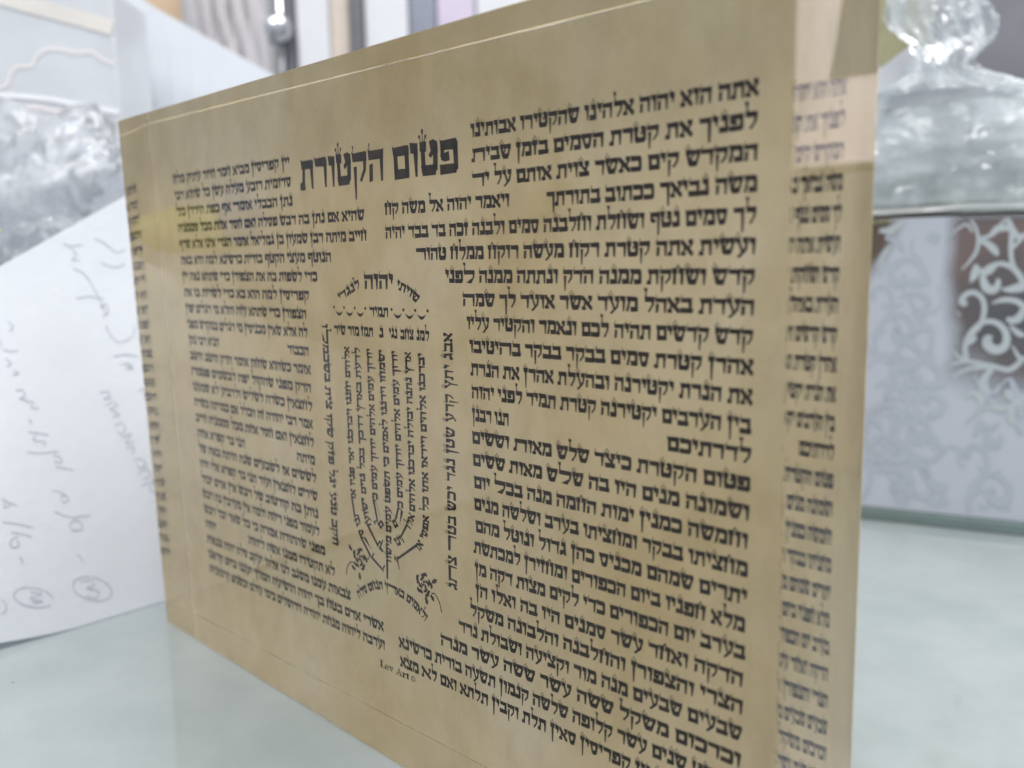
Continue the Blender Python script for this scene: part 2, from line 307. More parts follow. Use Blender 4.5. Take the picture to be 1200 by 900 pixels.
G['ח'] = (1.06, [[(.0,1.02),(.42,1.02),(.42,.74),(.03,.74)], [(.12,.8),(.34,.8),(.29,0),(.1,0)], [(.6,1.02),(1.06,1.02),(1.04,.74),(.62,.74)], [(.8,.8),(1.02,.8),(.96,0),(.8,0)],
                [(.22,1.0),(.34,1.0),(.53,1.18),(.72,1.0),(.84,1.0),(.53,1.36)]])
G['ט'] = (1.06, [[(.0,1.02),(.38,1.0),(.36,.74),(.03,.76)], [(.06,.8),(.27,.8),(.3,.12),(.1,.12)], [(.58,.98),(.8,1.04),(1.04,.96),(1.06,.7),(.84,.66),(.66,.52),(.56,.62),(.68,.74)], [(.84,.76),(1.06,.76),(1.02,.14),(.8,.14)], [(.06,.26),(1.02,.26),(.9,0),(.16,-.01)]])
G['י'] = (.44, [[(.0,1.03),(.44,1.0),(.43,.7),(.06,.72)], [(.23,.8),(.43,.8),(.36,.42),(.28,.4)]])
G['כ'] = (.96, [[(.0,1.02),(.8,1.0),(.95,.9),(.94,.72),(.05,.73)], [(.74,.8),(.95,.86),(.95,.15),(.76,.12)], [(.0,.26),(.95,.25),(.86,0),(.02,-.01)]])
G['ך'] = (.9, [[(.0,1.03),(.1,.98),(.9,1.0),(.9,.72),(.05,.73)], [(.68,.8),(.9,.8),(.84,-.52),(.72,-.56)]])
G['ל'] = (.92, [[(.1,1.0),(.26,.95),(.22,1.5),(.1,1.5)], [(-.04,1.72),(.12,1.66),(.3,1.68),(.3,1.42),(.02,1.44)], [(.08,1.0),(.8,.99),(.92,.98),(.92,.72),(.12,.72)], [(.72,.8),(.92,.8),(.86,.42),(.52,-.04),(.38,.04),(.66,.4)]])
G['מ'] = (1.06, [[(.03,1.03),(.34,1.0),(.42,.74),(.1,.76)], [(.2,.82),(.38,.8),(.2,.0),(.0,.0)], [(.32,1.0),(.92,1.0),(1.05,.9),(1.04,.7),(.38,.74)], [(.84,.8),(1.05,.8),(1.06,.1),(.86,.1)], [(.42,.27),(1.06,.25),(1.04,0),(.44,-.01)]])
G['ם'] = (1.0, [[(.0,1.04),(.1,.98),(.95,1.0),(1.0,.94),(1.0,.72),(.05,.73)], [(.79,.8),(1.0,.8),(1.0,.1),(.8,.1)], [(.08,.26),(1.0,.25),(.98,0),(.1,-.01)], [(.08,.8),(.28,.8),(.28,.1),(.1,.1)]])
G['נ'] = (.66, [[(.14,1.02),(.64,1.0),(.64,.73),(.18,.74)], [(.4,.8),(.62,.8),(.66,.1),(.46,.12)], [(-.02,.28),(.66,.25),(.62,0),(.0,-.01)]])
G['ן'] = (.5, [[(.0,1.02),(.5,1.02),(.48,.74),(.03,.74)], [(.18,.8),(.38,.8),(.32,-.52),(.22,-.56)]])
G['ס'] = (1.0, [[(.0,1.03),(.12,.99),(.92,1.0),(1.0,.92),(.98,.72),(.0,.74)], [(.06,.8),(.27,.8),(.4,.14),(.24,.08)], [(.78,.8),(.98,.8),(.84,.1),(.6,.14)], [(.22,.26),(.88,.26),(.72,-.01),(.36,-.01)]])
G['ע'] = (1.0, [[(.6,1.02),(1.0,1.02),(1.0,.74),(.62,.74)], [(.8,.8),(1.0,.8),(.86,.22),(.3,-.24),(.12,-.16),(.66,.3)], [(.0,1.02),(.36,1.0),(.36,.74),(.04,.75)], [(.14,.8),(.34,.78),(.56,.26),(.42,.14)]])
G['פ'] = (1.02, [[(.03,1.03),(.12,.98),(.92,1.0),(1.02,.92),(1.0,.72),(.08,.73)], [(.8,.8),(1.01,.84),(1.02,.12),(.82,.1)], [(.0,.25),(1.02,.25),(.92,0),(.03,-.01)], [(.05,.9),(.26,.86),(.24,.56),(.07,.5)], [(.05,.56),(.5,.64),(.54,.4),(.3,.38),(.1,.42)]])
G['ף'] = (.98, [[(.03,1.03),(.12,.98),(.98,1.0),(.96,.72),(.08,.73)], [(.76,.8),(.97,.8),(.9,-.5),(.78,-.54)], [(.05,.9),(.26,.86),(.24,.5),(.07,.44)], [(.05,.5),(.48,.56),(.52,.34),(.3,.3),(.1,.36)]])
G['צ'] = (1.0, [[(.62,1.02),(1.0,1.02),(1.0,.74),(.64,.74)], [(.84,.8),(.99,.78),(.74,.36),(.58,.48)], [(.0,1.02),(.38,1.0),(.38,.74),(.05,.75)], [(.1,.78),(.36,.76),(1.0,.22),(.98,.0),(.78,.1)], [(.03,.26),(.98,.25),(.98,0),(.05,-.01)]])
G['ץ'] = (.92, [[(.58,1.02),(.94,1.02),(.94,.74),(.6,.74)], [(.78,.8),(.93,.78),(.64,.24),(.48,.36)], [(.0,1.02),(.36,1.0),(.36,.74),(.05,.75)], [(.12,.78),(.34,.76),(.64,.3),(.56,-.52),(.44,-.55),(.46,.3)]])
G['ק'] = (1.0, [[(.0,1.04),(.1,.98),(.94,1.0),(1.0,.94),(.98,.72),(.05,.73)], [(.78,.8),(.98,.8),(.92,.36),(.62,.02),(.5,.1),(.76,.42)], [(.1,.52),(.3,.52),(.22,-.5),(.14,-.56)]])
G['ר'] = (.92, [[(.0,1.04),(.1,.98),(.82,1.0),(.92,.9),(.9,.7),(.05,.73)], [(.7,.8),(.91,.8),(.84,0),(.74,0)]])
G['ש'] = (1.2, [[(.0,1.02),(.34,1.02),(.35,.75),(.03,.74)], [(.06,.8),(.26,.8),(.4,.14),(.2,.12)], [(.44,1.02),(.76,1.0),(.76,.76),(.47,.76)], [(.54,.82),(.7,.8),(.42,.22),(.3,.26)], [(.86,1.02),(1.2,1.02),(1.2,.74),(.88,.75)], [(1.0,.8),(1.19,.8),(.98,.12),(.78,.14)], [(.18,.28),(1.02,.28),(.86,-.01),(.34,-.01)]])
G['ת'] = (1.06, [[(.1,1.04),(.2,.98),(.96,1.0),(1.04,.94),(1.03,.72),(.14,.73)], [(.82,.8),(1.03,.8),(.98,0),(.86,0)], [(.2,.8),(.38,.8),(.31,.2),(.33,.02),(.24,-.02),(-.04,-.01),(-.03,.22),(.14,.28)]])
def add_crowns():
    def stem(x, h, dot=.07, y0=.98, lean=0.0):
        d = dot; xt = x + lean
        return [[(x - .03, y0), (x + .03, y0), (xt + .025, 1.0 + h), (xt - .025, 1.0 + h)],
                [(xt - d, 1.0 + h), (xt - d * .4, 1.0 + h - d), (xt + d * .6, 1.0 + h - d), (xt + d, 1.0 + h + .02), (xt + d * .3, 1.0 + h + d), (xt - d * .6, 1.0 + h + d)]]
    pos = {'ש': .17, 'ע': .18, 'ט': .18, 'נ': .38, 'ז': .28, 'ג': .4, 'צ': .19, 'ץ': .18, 'ן': .25}
    for ch, x in pos.items():
        w, P = G[ch]
        G[ch] = (w, P + stem(x - .06, .2, .06, lean=-.13) + stem(x, .36, .075) + stem(x + .06, .2, .06, lean=.13))
    one = {'ב': .08, 'ד': .06, 'ק': .08, 'ה': .08, 'י': .1}
    for ch, x in one.items():
        w, P = G[ch]
        G[ch] = (w, P + stem(x, .2, .05))
add_crowns()
GAP, SPACE = .13, .5

def measure(t):
    n = 0.0; stretch = 0
    for c in t:
        if c == '~': stretch += 1
        elif c == ' ': n += SPACE
        else: n += G[c][0] + GAP
    return n - GAP, stretch
rng = random.Random(7)
def emit(bm, ch, place, sx, h, extra=0.0, jit=.014, grow=.022):
    """place(dx, dy): dx from the letter's right side to the left (mm), dy above the baseline (mm)"""
    w, polys = G[ch]
    dz = rng.uniform(-.015, .015); wob = rng.uniform(-.012, .012)
    for poly in polys:
        vs = []
        xs = [a for a, b in poly]; ys = [b for a, b in poly]
        mx_, my_ = (min(xs) + max(xs)) / 2, (min(ys) + max(ys)) / 2
        hx_, hy_ = (max(xs) - min(xs)) / 2, (max(ys) - min(ys)) / 2
        gr_ = 0.0 if min(ys) > .9 and max(ys) > 1.06 else grow
        for x, y in poly:
            x += gr_ * (x - mx_) / hx_; y += gr_ * (y - my_) / hy_
            x += rng.uniform(-jit, jit); y += rng.uniform(-jit, jit) + dz
            xx = (w - x) * sx * h
            if x < w * .52: xx += extra
            xx += wob * y * h
            vs.append(bm.verts.new(place(xx, y * h)))
        bm.faces.new(vs)
def lay(text, total, h, res=.55):
    """-> list of (char, offset from right, sx, extra) so that the line is exactly 'total' mm long"""
    n, st = measure(text)
    want = total / h
    if st:
        s = min(1.0, want / (n + res * st))
        extra = (want - n * s) / st
    else:
        s = want / n; extra = 0.0
    out = []; x = 0.0
    prev = None
    chars = list(text)
    for i, c in enumerate(chars):
        if c == '~': continue
        if c == ' ': x += SPACE * s * h; continue
        k = 0
        while i + 1 + k < len(chars) and chars[i + 1 + k] == '~': k += 1
        ex = extra * h * k
        out.append((c, x, s, ex))
        x += (G[c][0] + GAP) * s * h + ex
    return out
TH = 0.0253                       # thickness of the block
YS = TH - 0.0002                  # front of the printed sheet, bonded inside the back of the block
YI = YS - 0.00003
def line(bm, text, xr, xl, ztop, h, slope=0.0, grow=.054):
    for c, off, s, ex in lay(text, xr - xl, h):
        emit(bm, c, lambda dx, dy, o=off: ((xr - o - dx) * .001, YI, (ztop - h + dy + slope * (o + dx)) * .001), s, h, ex, grow=grow)
def along(bm, text, path, h, grow=.06, res=.9):
    P = catmull(path, 8)
    L = [0.0]
    for a, b in zip(P, P[1:]): L.append(L[-1] + math.hypot(b[0] - a[0], b[1] - a[1]))
    def at(d):
        d = max(0.0, min(L[-1] - 1e-6, d))
        i = max(k for k in range(len(L) - 1) if L[k] <= d)
        t = (d - L[i]) / (L[i + 1] - L[i])
        dx, dy = P[i + 1][0] - P[i][0], P[i + 1][1] - P[i][1]
        n = math.hypot(dx, dy)
        return P[i][0] + dx * t, P[i][1] + dy * t, dx / n, dy / n
    for c, off, s, ex in lay(text, L[-1], h, res):
        def place(dx, dy, o=off):
            x, y, tx, ty = at(o + dx)
            return ((x + ty * dy) * .001, YI, (y - tx * dy) * .001)
        emit(bm, c, place, s, h, ex, grow=grow)

# ------------------------------------------------------------------ the acrylic block
HB = 0.145
block = empty('acrylic_block', (-0.1, TH / 2, 0.0))
tag(block, 'thick clear acrylic block with a tan parchment print of black Hebrew text', 'plaque')
def own(o):
    o.parent = block; o.matrix_parent_inverse = Matrix.Translation(block.location).inverted(); return o
def prism(pts_front, y0, y1, bevel):
    b = bmesh.new()
    f = [b.verts.new((x, y0, z)) for x, z in pts_front]; k = [b.verts.new((x, y1, z)) for x, z in pts_front]
    n = len(f)
    b.faces.new(f); b.faces.new(k[::-1])
    for i in range(n): b.faces.new((f[i], k[i], k[(i + 1) % n], f[(i + 1) % n]))
    bmesh.ops.recalc_face_normals(b, faces=b.faces[:])
    if bevel: bmesh.ops.bevel(b, geom=b.edges[:], offset=bevel, segments=2, affect='EDGES', profile=.5)
    return b
Z0 = 0.0002
own(new_obj('block_body', prism([(-.1945, Z0), (0, Z0), (0, HB), (-.2005, HB)], 0.0, TH, 0.00018), M_ACRYLIC))
sheet = own(new_obj('printed_sheet', prism([(-.19435, Z0 + .00006), (-.00012, Z0 + .00006), (-.00012, HB - .00016), (-.20038, HB - .00016)], YS, TH + .0003, 0), M_PARCH))
def print_part(name, bm, label=None):
    o = new_obj(name, bm, M_INK, sheet)
    if label: o['label'] = label
    return o

bm = bmesh.new()
line(bm, 'פטום הקטורת', -75.6, -127.4, 128.4, 6.3, grow=.03)
print_part('heading_text', bm, 'large bold Hebrew heading')

RL = ['אתה הוא יהוה אלהינו שהקטירו אבותינו', 'לפניך את קטרת הסמים בזמן שבית~', 'המקדש קים כאשר צוית אותם על יד~', None,
      'לך סמים נטף ושחלת וחלבנה סמים ולבנה זכה בד בבד יהיה', 'ועשית אתה קטרת רקח מעשה רוקח ממלח טהור~', 'קדש ושחקת ממנה הדק ונתתה ממנה ל~פני',
      'העדת באהל מועד אשר אועד לך שמה~', 'קדש קדשים תהיה לכם ונאמר והקטיר עליו', 'אהרן קטרת סמים בבקר בבקר בה~יטיבו', 'את הנרת יקטירנה ובהעלת אהרן את הנרת',
      'בין הערבים יקטירנה קטרת תמיד לפני יהוה', None, 'פטום הקטרת כיצד שלש מאות~ וששים', 'ושמונה מנים היו בה של~ש מאות ששים',
      'וחמשה כמנין ימות החמה מנה בכל~ יום', 'מחציתו בבקר ומחציתו בערב ושלשה מנים', 'יתרים שמהם מכניס כהן גדול ונוטל מהם', 'מלא חפניו ביום הכפורים ומחזירן למכתשת',
      'בערב יום הכפורים כדי לקים מצות דקה מן', 'הדקה ואחד עשר סמנים היו בה ואלו הן', 'הצרי והצפורן והחלבנה והלבונה משקל', 'שבעים שבעים מנה מור וקציעה ושבולת נרד',
      'וכרכום משקל ששה עשר ששה עשר מנה~', 'הקשט שנים עשר קלופה שלשה קנמון תשעה בורית כרשינא', 'תשעה קבין יין קפריסין סאין תלת וקבין תלתא ואם לא~ מצא']
RX = [-71.8, -71.7, -71.8, None, -97.9, -88.5, -80.0, -75.3, -74.3, -73.7, -73.5, -73.4, None, -73.5, -73.4, -73.2, -73.2, -72.9, -73.5, -73.3, -73.2, -74.9, -78.3, -83.9, -97.8, -97.5]
bm = bmesh.new()
for i, t in enumerate(RL):
    z = 130.5 - 4.565 * i
    if t: line(bm, t, -13.35 + rng.uniform(-.1, .1), RX[i], z, 2.3)
line(bm, 'משה נביאך ככתוב בתורתך', -13.3, -53.5, 130.5 - 4.565 * 3, 2.3)
line(bm, 'ויאמר יהוה אל משה קח', -62.5, -97.8, 130.5 - 4.565 * 3 + .3, 2.2)
line(bm, 'לדרתיכם', -13.3, -28.2, 130.5 - 4.565 * 12, 2.3)
line(bm, 'תנו רבנן', -63.6, -73.4, 130.5 - 4.565 * 12, 2.3)
print_part('text_column', bm, 'larger sharper lettered column nearest the camera')

LL = [('יין קפריסין מביא חמר חיור עתיק מלח', -131.6), ('סדומית רובע מעלה עשן כל שהוא רבי', -131.5), ('נתן הבבלי אומר~ אף כפת הירדן כל~', -131.3),
      ('שהיא אם נתן בה דבש פסלה ואם חסר אחת מכל סממניה', -104.8), ('חייב מיתה רבן שמעון בן גמליאל אומר הצרי אינו אלא שרף', -104.3), ('הנוטף מעצי הקטף בורית כרשינא למה היא באה', -117.4),
      ('כדי לשפות בה את הצפורן כדי שתהא נאה יין', -123.1), ('קפריסין למה הוא בא כדי לשרות בו את', -126.7), ('הצפורן כדי שתהא עזה והלא מי רגלים יפין', -128.2), ('לה אלא שאין מכניסין מי רגלים במקדש מפני', -128.1),
      None, ('אומר כשהוא שוחק אומר הדק היטב היטב', -127.6), ('הדק מפני שהקול יפה לבשמים פטמה~', -127.8), ('לחצאין כשרה לשליש ולרביע לא שמענו', -127.7), ('אמר רבי יהודה זה הכלל אם כמדתה כשרה', -127.8), ('לחצאין ואם חסר אחת מכל סממניה חייב', -127.7),
      None, ('לששים או לשבעים שנה היתה באה של', -127.4), ('שירים לחצאין ועוד תני בר קפרא אלו היה', -127.2), ('נותן בה קורטוב של דבש אין אדם יכול', -127.2), ('לעמוד מפני ריחה ולמה אין מערבין בה דבש', -127.0), ('מפני שהתורה אמרה כי כל שאר וכל דבש', -125.0),
      None, ('צבאות עמנו משגב לנו אלהי יעקב סלה יהוה צבאות', -115.4), ('אשרי אדם בטח בך יהוה הושיעה המלך יעננו ביום קראנו', -103.3), ('וערבה ליהוה מנחת יהודה וירושלים כימי עולם וכשנים קדמוניות', -103.0)]
def lx(z): return -188.4 + (130 - z) * .048
bm = bmesh.new()
for i, e in enumerate(LL):
    z = 129.6 - 4.452 * i
    if e: line(bm, e[0], e[1], lx(z), z, 2.1)
line(bm, 'הכבוד', -128.0, -136.8, 129.6 - 4.452 * 10, 2.1); line(bm, 'תניא רבי נתן', -169.5, -186.1, 129.6 - 4.452 * 10, 2.1)
line(bm, 'מיתה', -127.6, -135.1, 129.6 - 4.452 * 16, 2.1); line(bm, 'תני בר קפרא אחת', -159.4, -184.9, 129.6 - 4.452 * 16, 2.1)
line(bm, 'לא תקטירו ממנו אשה ליהוה', -121.3, -160.2, 129.6 - 4.452 * 22, 2.1); line(bm, 'יהוה', -177.6, -183.6, 129.6 - 4.452 * 22, 2.1)
print_part('text_column', bm, 'narrower finer lettered column far from the camera')

# the lamp-shaped psalm and its frame of verses
bm = bmesh.new()
along(bm, 'שויתי', [(-88.7, 96.3), (-91.7, 98.1), (-95.2, 99.5)], 1.75)
line(bm, 'יהוה', -96.2, -105.7, 102.3, 3.0)
along(bm, 'לנגדי', [(-107.2, 99.6), (-111.0, 98.0), (-114.9, 96.2)], 1.75)
line(bm, 'תמיד', -98.1, -104.3, 95.2, 1.95)
def disc(bm, x, z, r, n=10):
    bm.faces.new([bm.verts.new(((x + r * math.cos(2 * math.pi * k / n)) * .001, YI, (z + r * math.sin(2 * math.pi * k / n)) * .001)) for k in range(n)])
def crescent(bm, x, z):
    up = [(x + u, z + .35 - .55 * (1 - (u / 1.45) ** 2)) for u in [-1.45 + 2.9 * k / 8 for k in range(9)]]
    dn = [(x + u, z + .35 - 1.25 * (1 - (u / 1.45) ** 2)) for u in [1.45 - 2.9 * k / 8 for k in range(1, 8)]]
    bm.faces.new([bm.verts.new((a * .001, YI, b * .001)) for a, b in up + dn])
for xs in ([-85.6, -89.4, -93.1, -96.9], [-105.8, -109.5, -113.4, -117.1]):
    for x in xs: disc(bm, x, 94.9, .36)
    for a, b in zip(xs, xs[1:]): crescent(bm, (a + b) / 2, 93.9)
for t, a, b in [('למנ', -85.4, -89.2), ('צחב', -90.2, -94.3), ('נגי', -95.4, -98.0), ('נ', -100.0, -101.3), ('תמז', -103.5, -107.6), ('מור', -108.4, -112.4), ('שיר', -113.3, -117.4)]:
    line(bm, t, a, b, 90.7, 1.95)
BR = [('יברכנו אלהים וייראו אתו כל אפסי אר~~ץ', [(-87.1, 86), (-87.0, 70), (-87.0, 52), (-87.4, 47.5), (-88.7, 44.6), (-90.3, 42.4), (-92.4, 40.4), (-94.8, 38.9), (-98.2, 37.6)]),
      ('ארץ נתנה יבולה יברכנו אלהים אלה~ינו', [(-91.3, 86), (-91.2, 70), (-91.3, 53), (-91.9, 49.3), (-93.4, 46), (-95.2, 43.6), (-97.9, 42)]),
      ('יודוך עמים אלהים יודוך עמים כל~ם', [(-95.6, 86), (-95.4, 70), (-95.3, 53), (-95.6, 49.6), (-96.6, 47.4), (-98.3, 46.2)]),
      ('ישמחו וירננו לאמים כי תשפט עמים מישור~', [(-99.9, 86), (-99.7, 70), (-99.5, 50), (-99.9, 33.6)]),
      ('יודוך עמים אלהים יודוך עמים כל~ם', [(-104.1, 86), (-104.0, 70), (-104.0, 53), (-103.8, 49.6), (-103.2, 47.6), (-101.9, 46.2)]),
      ('לדעת בארץ דרכך בכל גוים ישועת~ך', [(-108.4, 86), (-108.3, 70), (-108.1, 53), (-107.5, 48.5), (-106.3, 45), (-104.4, 42.6), (-101.9, 41.2)]),
      ('אלהים יחננו ויברכנו יאר פניו את~נו סל~ה~', [(-112.2, 86), (-112.2, 70), (-112.0, 52), (-111.4, 47.5), (-109.9, 43.6), (-107.8, 40.4), (-105.2, 38.2), (-102.0, 36.6)])]
for t, p in BR: along(bm, t, p, 1.75, .065, 2.2)
print_part('psalm_candelabrum', bm, 'psalm verses written in the shape of a seven branched lamp')
bm = bmesh.new()
along(bm, 'אבג יתץ קרע שטן נגד יכש בטר~ צת~ג', [(-78.6, 90.6), (-78.6, 64), (-78.7, 36.6)], 2.45, .025, .9)
print_part('upright_verse', bm, 'line of letters turned on end between the lamp and the larger column')
bm = bmesh.new()
along(bm, 'חקב טנע יגל פזק שקו צית בשכמל~ו', [(-121.6, 37.5), (-121.9, 64), (-122.1, 90.9)], 2.1)
print_part('upright_verse', bm, 'line of letters turned on end between the lamp and the finer column')
bm = bmesh.new()
along(bm, 'ולאמים באר~ץ תנחם סלה', [(-88.9, 27.0), (-91.4, 28.7), (-94.3, 30.0), (-97.7, 30.7), (-101.5, 30.9), (-105.2, 30.3), (-108.7, 28.7), (-111.9, 26.3)], 1.75)
print_part('verse_arc', bm)
def rose(bm, cx, cz, leaves, stem, sc):
    pl = lambda x, y, t: (x * .001, YI, y * .001)
    R2 = random.Random(3)
    for rad, n, w in ((2.35, 5, .78), (1.45, 4, .62), (.7, 3, .5)):
        for k in range(n):
            a0 = 2 * math.pi * k / n + rad
            sp = 2 * math.pi / n * .72
            pts = [(cx + sc * rad * (1 + .12 * math.sin(j * 1.6)) * math.cos(a0 + sp * j / 4), cz + sc * rad * (1 + .12 * math.sin(j * 1.6)) * math.sin(a0 + sp * j / 4), w * (0.5 + math.sin(math.pi * (j + .3) / 4.6)) * .72) for j in range(5)]
            ribbon(bm, pts, None, pl, n=3)
    disc(bm, cx, cz, .32)
    for x, z, a, s in leaves:
        pts = []
        for u, v in [(-1, 0), (-.5, .45), (-.1, .4), (.1, .62), (.5, .35), (1, .05), (.55, -.35), (.15, -.5), (0, -.3), (-.5, -.4)]:
            ca, sa = math.cos(a), math.sin(a)
            pts.append(((x + s * (u * ca - v * sa)) * .001, YI, (z + s * (u * sa + v * ca)) * .001))
        bm.faces.new([bm.verts.new(p) for p in pts])
    ribbon(bm, stem, .3, pl, n=5)
bm = bmesh.new()
rose(bm, -89.0, 35.4, [(-85.6, 36.9, .6, 1.05), (-88.3, 31.9, -1.3, 1.05), (-86.4, 33.0, -.8, .95)], [(-86.6, 33.9), (-85.6, 34.1), (-84.2, 32.6), (-83.5, 30.4)], .95)
print_part('rose_ornament', bm, 'rose drawing facing right with its stem curling down')
bm = bmesh.new()
rose(bm, -111.2, 36.2, [(-114.7, 38.2, 2.4, 1.0), (-111.5, 31.9, -1.5, 1.05), (-113.7, 33.5, 2.6, .95)], [(-113.6, 34.6), (-114.6, 34.7), (-116.1, 33.2), (-116.7, 30.9)], .95)
print_part('rose_ornament', bm, 'rose drawing facing left with its stem curling down')

# maker's mark in small roman type
bm = bmesh.new()
SER = {'L': (.62, [[(.08,0),(.24,0),(.24,1),(.08,1)], [(0,0),(.6,0),(.62,.28),(.54,.1),(0,.08)], [(0,.94),(.34,.94),(.34,1),(0,1)]]),
       'e': (.5, [[(.0,.32),(.1,.6),(.28,.66),(.44,.56),(.48,.34),(.36,.34),(.32,.56),(.2,.58),(.14,.34),(.14,.2),(.26,.1),(.46,.14),(.36,.0),(.14,.0),(.02,.14)], [(.1,.3),(.46,.3),(.46,.38),(.1,.38)]]),
       'v': (.56, [[(.04,.64),(.2,.64),(.33,.18),(.3,0),(.24,0)], [(.46,.64),(.52,.64),(.32,.02),(.27,.14)], [(0,.6),(.26,.6),(.26,.65),(0,.65)], [(.36,.6),(.56,.6),(.56,.65),(.36,.65)]]),
       'A': (.78, [[(.08,0),(.16,0),(.4,.86),(.36,1)], [(.36,1),(.44,1),(.72,0),(.54,0)], [(.2,.3),(.56,.3),(.56,.38),(.2,.38)], [(0,0),(.26,0),(.26,.06),(0,.06)], [(.46,0),(.8,0),(.8,.06),(.46,.06)]]),
       'r': (.44, [[(.08,0),(.22,0),(.22,.65),(.08,.65)], [(0,0),(.32,0),(.32,.06),(0,.06)], [(0,.59),(.22,.59),(.22,.65),(0,.65)], [(.2,.44),(.3,.62),(.42,.64),(.44,.46),(.34,.46),(.3,.5)]]),
       't': (.38, [[(.1,.12),(.2,0),(.34,.04),(.36,.12),(.26,.12),(.24,.86),(.1,.72)], [(0,.58),(.36,.58),(.36,.65),(0,.65)]])}
def roman(bm, t, x, z, h, sx):
    for c in t:
        if c == ' ': x += .3 * sx * h; continue
        w, P = SER[c]
        for p in P:
            ca_, cb_ = sum(a for a, b in p) / len(p), sum(b for a, b in p) / len(p)
            p = [(a + (.04 if a > ca_ else -.04), b + (.025 if b > cb_ else -.025)) for a, b in p]
            bm.faces.new([bm.verts.new(((x + a * sx * h) * .001, YI, (z + b * h) * .001)) for a, b in p])
        x += (w + .06) * sx * h
    return x
xe = roman(bm, 'Lev Art', -104.8, 11.6, 1.75, 1.5)
pl = lambda x, y, t: (x * .001, YI, y * .001)
cxx = xe + 1.2
ribbon(bm, [(cxx + .72 * math.cos(a * .3491), 12.3 + .58 * math.sin(a * .3491)) for a in range(19)], .16, pl, n=1)
ribbon(bm, [(cxx + .36 * math.cos(.7 + a * .49), 12.3 + .3 * math.sin(.7 + a * .49)) for a in range(11)], .16, pl, n=1)
print_part('maker_mark', bm)

# ------------------------------------------------------------------ things behind the block, on the left
FRO = Vector((-0.20589, 0.16026, 0.0)); FRA = math.radians(44.32)     # frame of the objects behind: x along, y away
def bgbox(name, m, x0, x1, y0, y1, z0, z1, bevel, label, cat, group=None, rot=0.0):
    cx, cy = (x0 + x1) / 2, (y0 + y1) / 2
    w = FRO + Matrix.Rotation(FRA, 3, 'Z') @ Vector((cx, cy, 0))
    e = empty(name, (w.x, w.y, z0), FRA + rot)
    tag(e, label, cat, group)
    new_obj('carton', box_bm(x0 - cx, x1 - cx, y0 - cy, y1 - cy, 0, z1 - z0, bevel), m, e)
    return e
# written note leaning against the rear of the block
note = empty('note_sheet', (-0.2105, 0.0, 0.0))
tag(note, 'white paper note with faint handwriting and circled marks leaning behind the block', 'paper')
def note_pt(y, v, t=0.0):
    y *= .001; v *= .001
    b = .0035 * math.sin(y * 38 + .6) * (v / .13) + .0016 * math.sin(v * 50)
    return Vector((-.243 * v + .97 * (b + t), y, .97 * v + .243 * (b + t)))
bm = bmesh.new()
top = lambda y: 108.5 + (y + 24) * .545
nx, ny = 40, 40
def lift(y):
    s_ = min(1.0, max(0.0, (-18 - y) / 45)); return .3 + 4.2 * s_ * s_ * (3 - 2 * s_)
def sheet_grid(t):
    g = []
    for i in range(nx + 1):
        y = -150 + 260 * i / nx
        g.append([bm.verts.new(note_pt(y, lift(y) + (min(142, max(60, top(y))) - lift(y)) * j / ny, t)) for j in range(ny + 1)])
    return g
ga, gb = sheet_grid(0.0), sheet_grid(-.00012)
for i in range(nx):
    for j in range(ny):
        bm.faces.new((ga[i][j], ga[i + 1][j], ga[i + 1][j + 1], ga[i][j + 1]))
        bm.faces.new((gb[i][j], gb[i][j + 1], gb[i + 1][j + 1], gb[i + 1][j]))
for i in range(nx):
    for j in (0, ny): bm.faces.new((ga[i][j], gb[i][j], gb[i + 1][j], ga[i + 1][j]))
for j in range(ny):
    for i in (0, nx): bm.faces.new((ga[i][j], ga[i][j + 1], gb[i][j + 1], gb[i][j]))
bmesh.ops.recalc_face_normals(bm, faces=bm.faces[:])
new_obj('paper_leaf', bm, M_PAPER, note)
bm = bmesh.new()
for st in SCRIBBLE: ribbon(bm, st, .26, lambda y, v, t: note_pt(y, v, .0002), n=6)
new_obj('handwriting', bm, M_PENCIL, note)

# second plain sheet behind
pm = bmesh.new()
e = empty('plain_sheet', FRO + Matrix.Rotation(FRA, 3, 'Z') @ Vector((-.13, .05, 0)), FRA)
pts = [(-.049, .0), (.075, .0), (.075, .160), (.03, .187), (-.033, .2235), (-.047, .2335)]
nn = 14
def warp(x, z): return .006 * math.sin(x * 30 + .5) * (z / .2) - .02 * (z / .2) ** 2 * 0 + z * .06
outl = []
for a, b in zip(pts, pts[1:] + pts[:1]):
    for k in range(nn): outl.append((a[0] + (b[0] - a[0]) * k / nn, a[1] + (b[1] - a[1]) * k / nn))
f = [pm.verts.new((x, warp(x, z), z)) for x, z in outl]; k2 = [pm.verts.new((x, warp(x, z) + .00015, z)) for x, z in outl]
ff = pm.faces.new(f); fb = pm.faces.new(k2[::-1])
for i in range(len(f)): pm.faces.new((f[i], k2[i], k2[(i + 1) % len(f)], f[(i + 1) % len(f)]))
bmesh.ops.triangulate(pm, faces=[ff, fb]); bmesh.ops.recalc_face_normals(pm, faces=pm.faces[:])
new_obj('paper_leaf', pm, M_PAPER, e)
tag(e, 'plain white sheet standing upright with one corner cut slantwise, behind the block', 'paper')

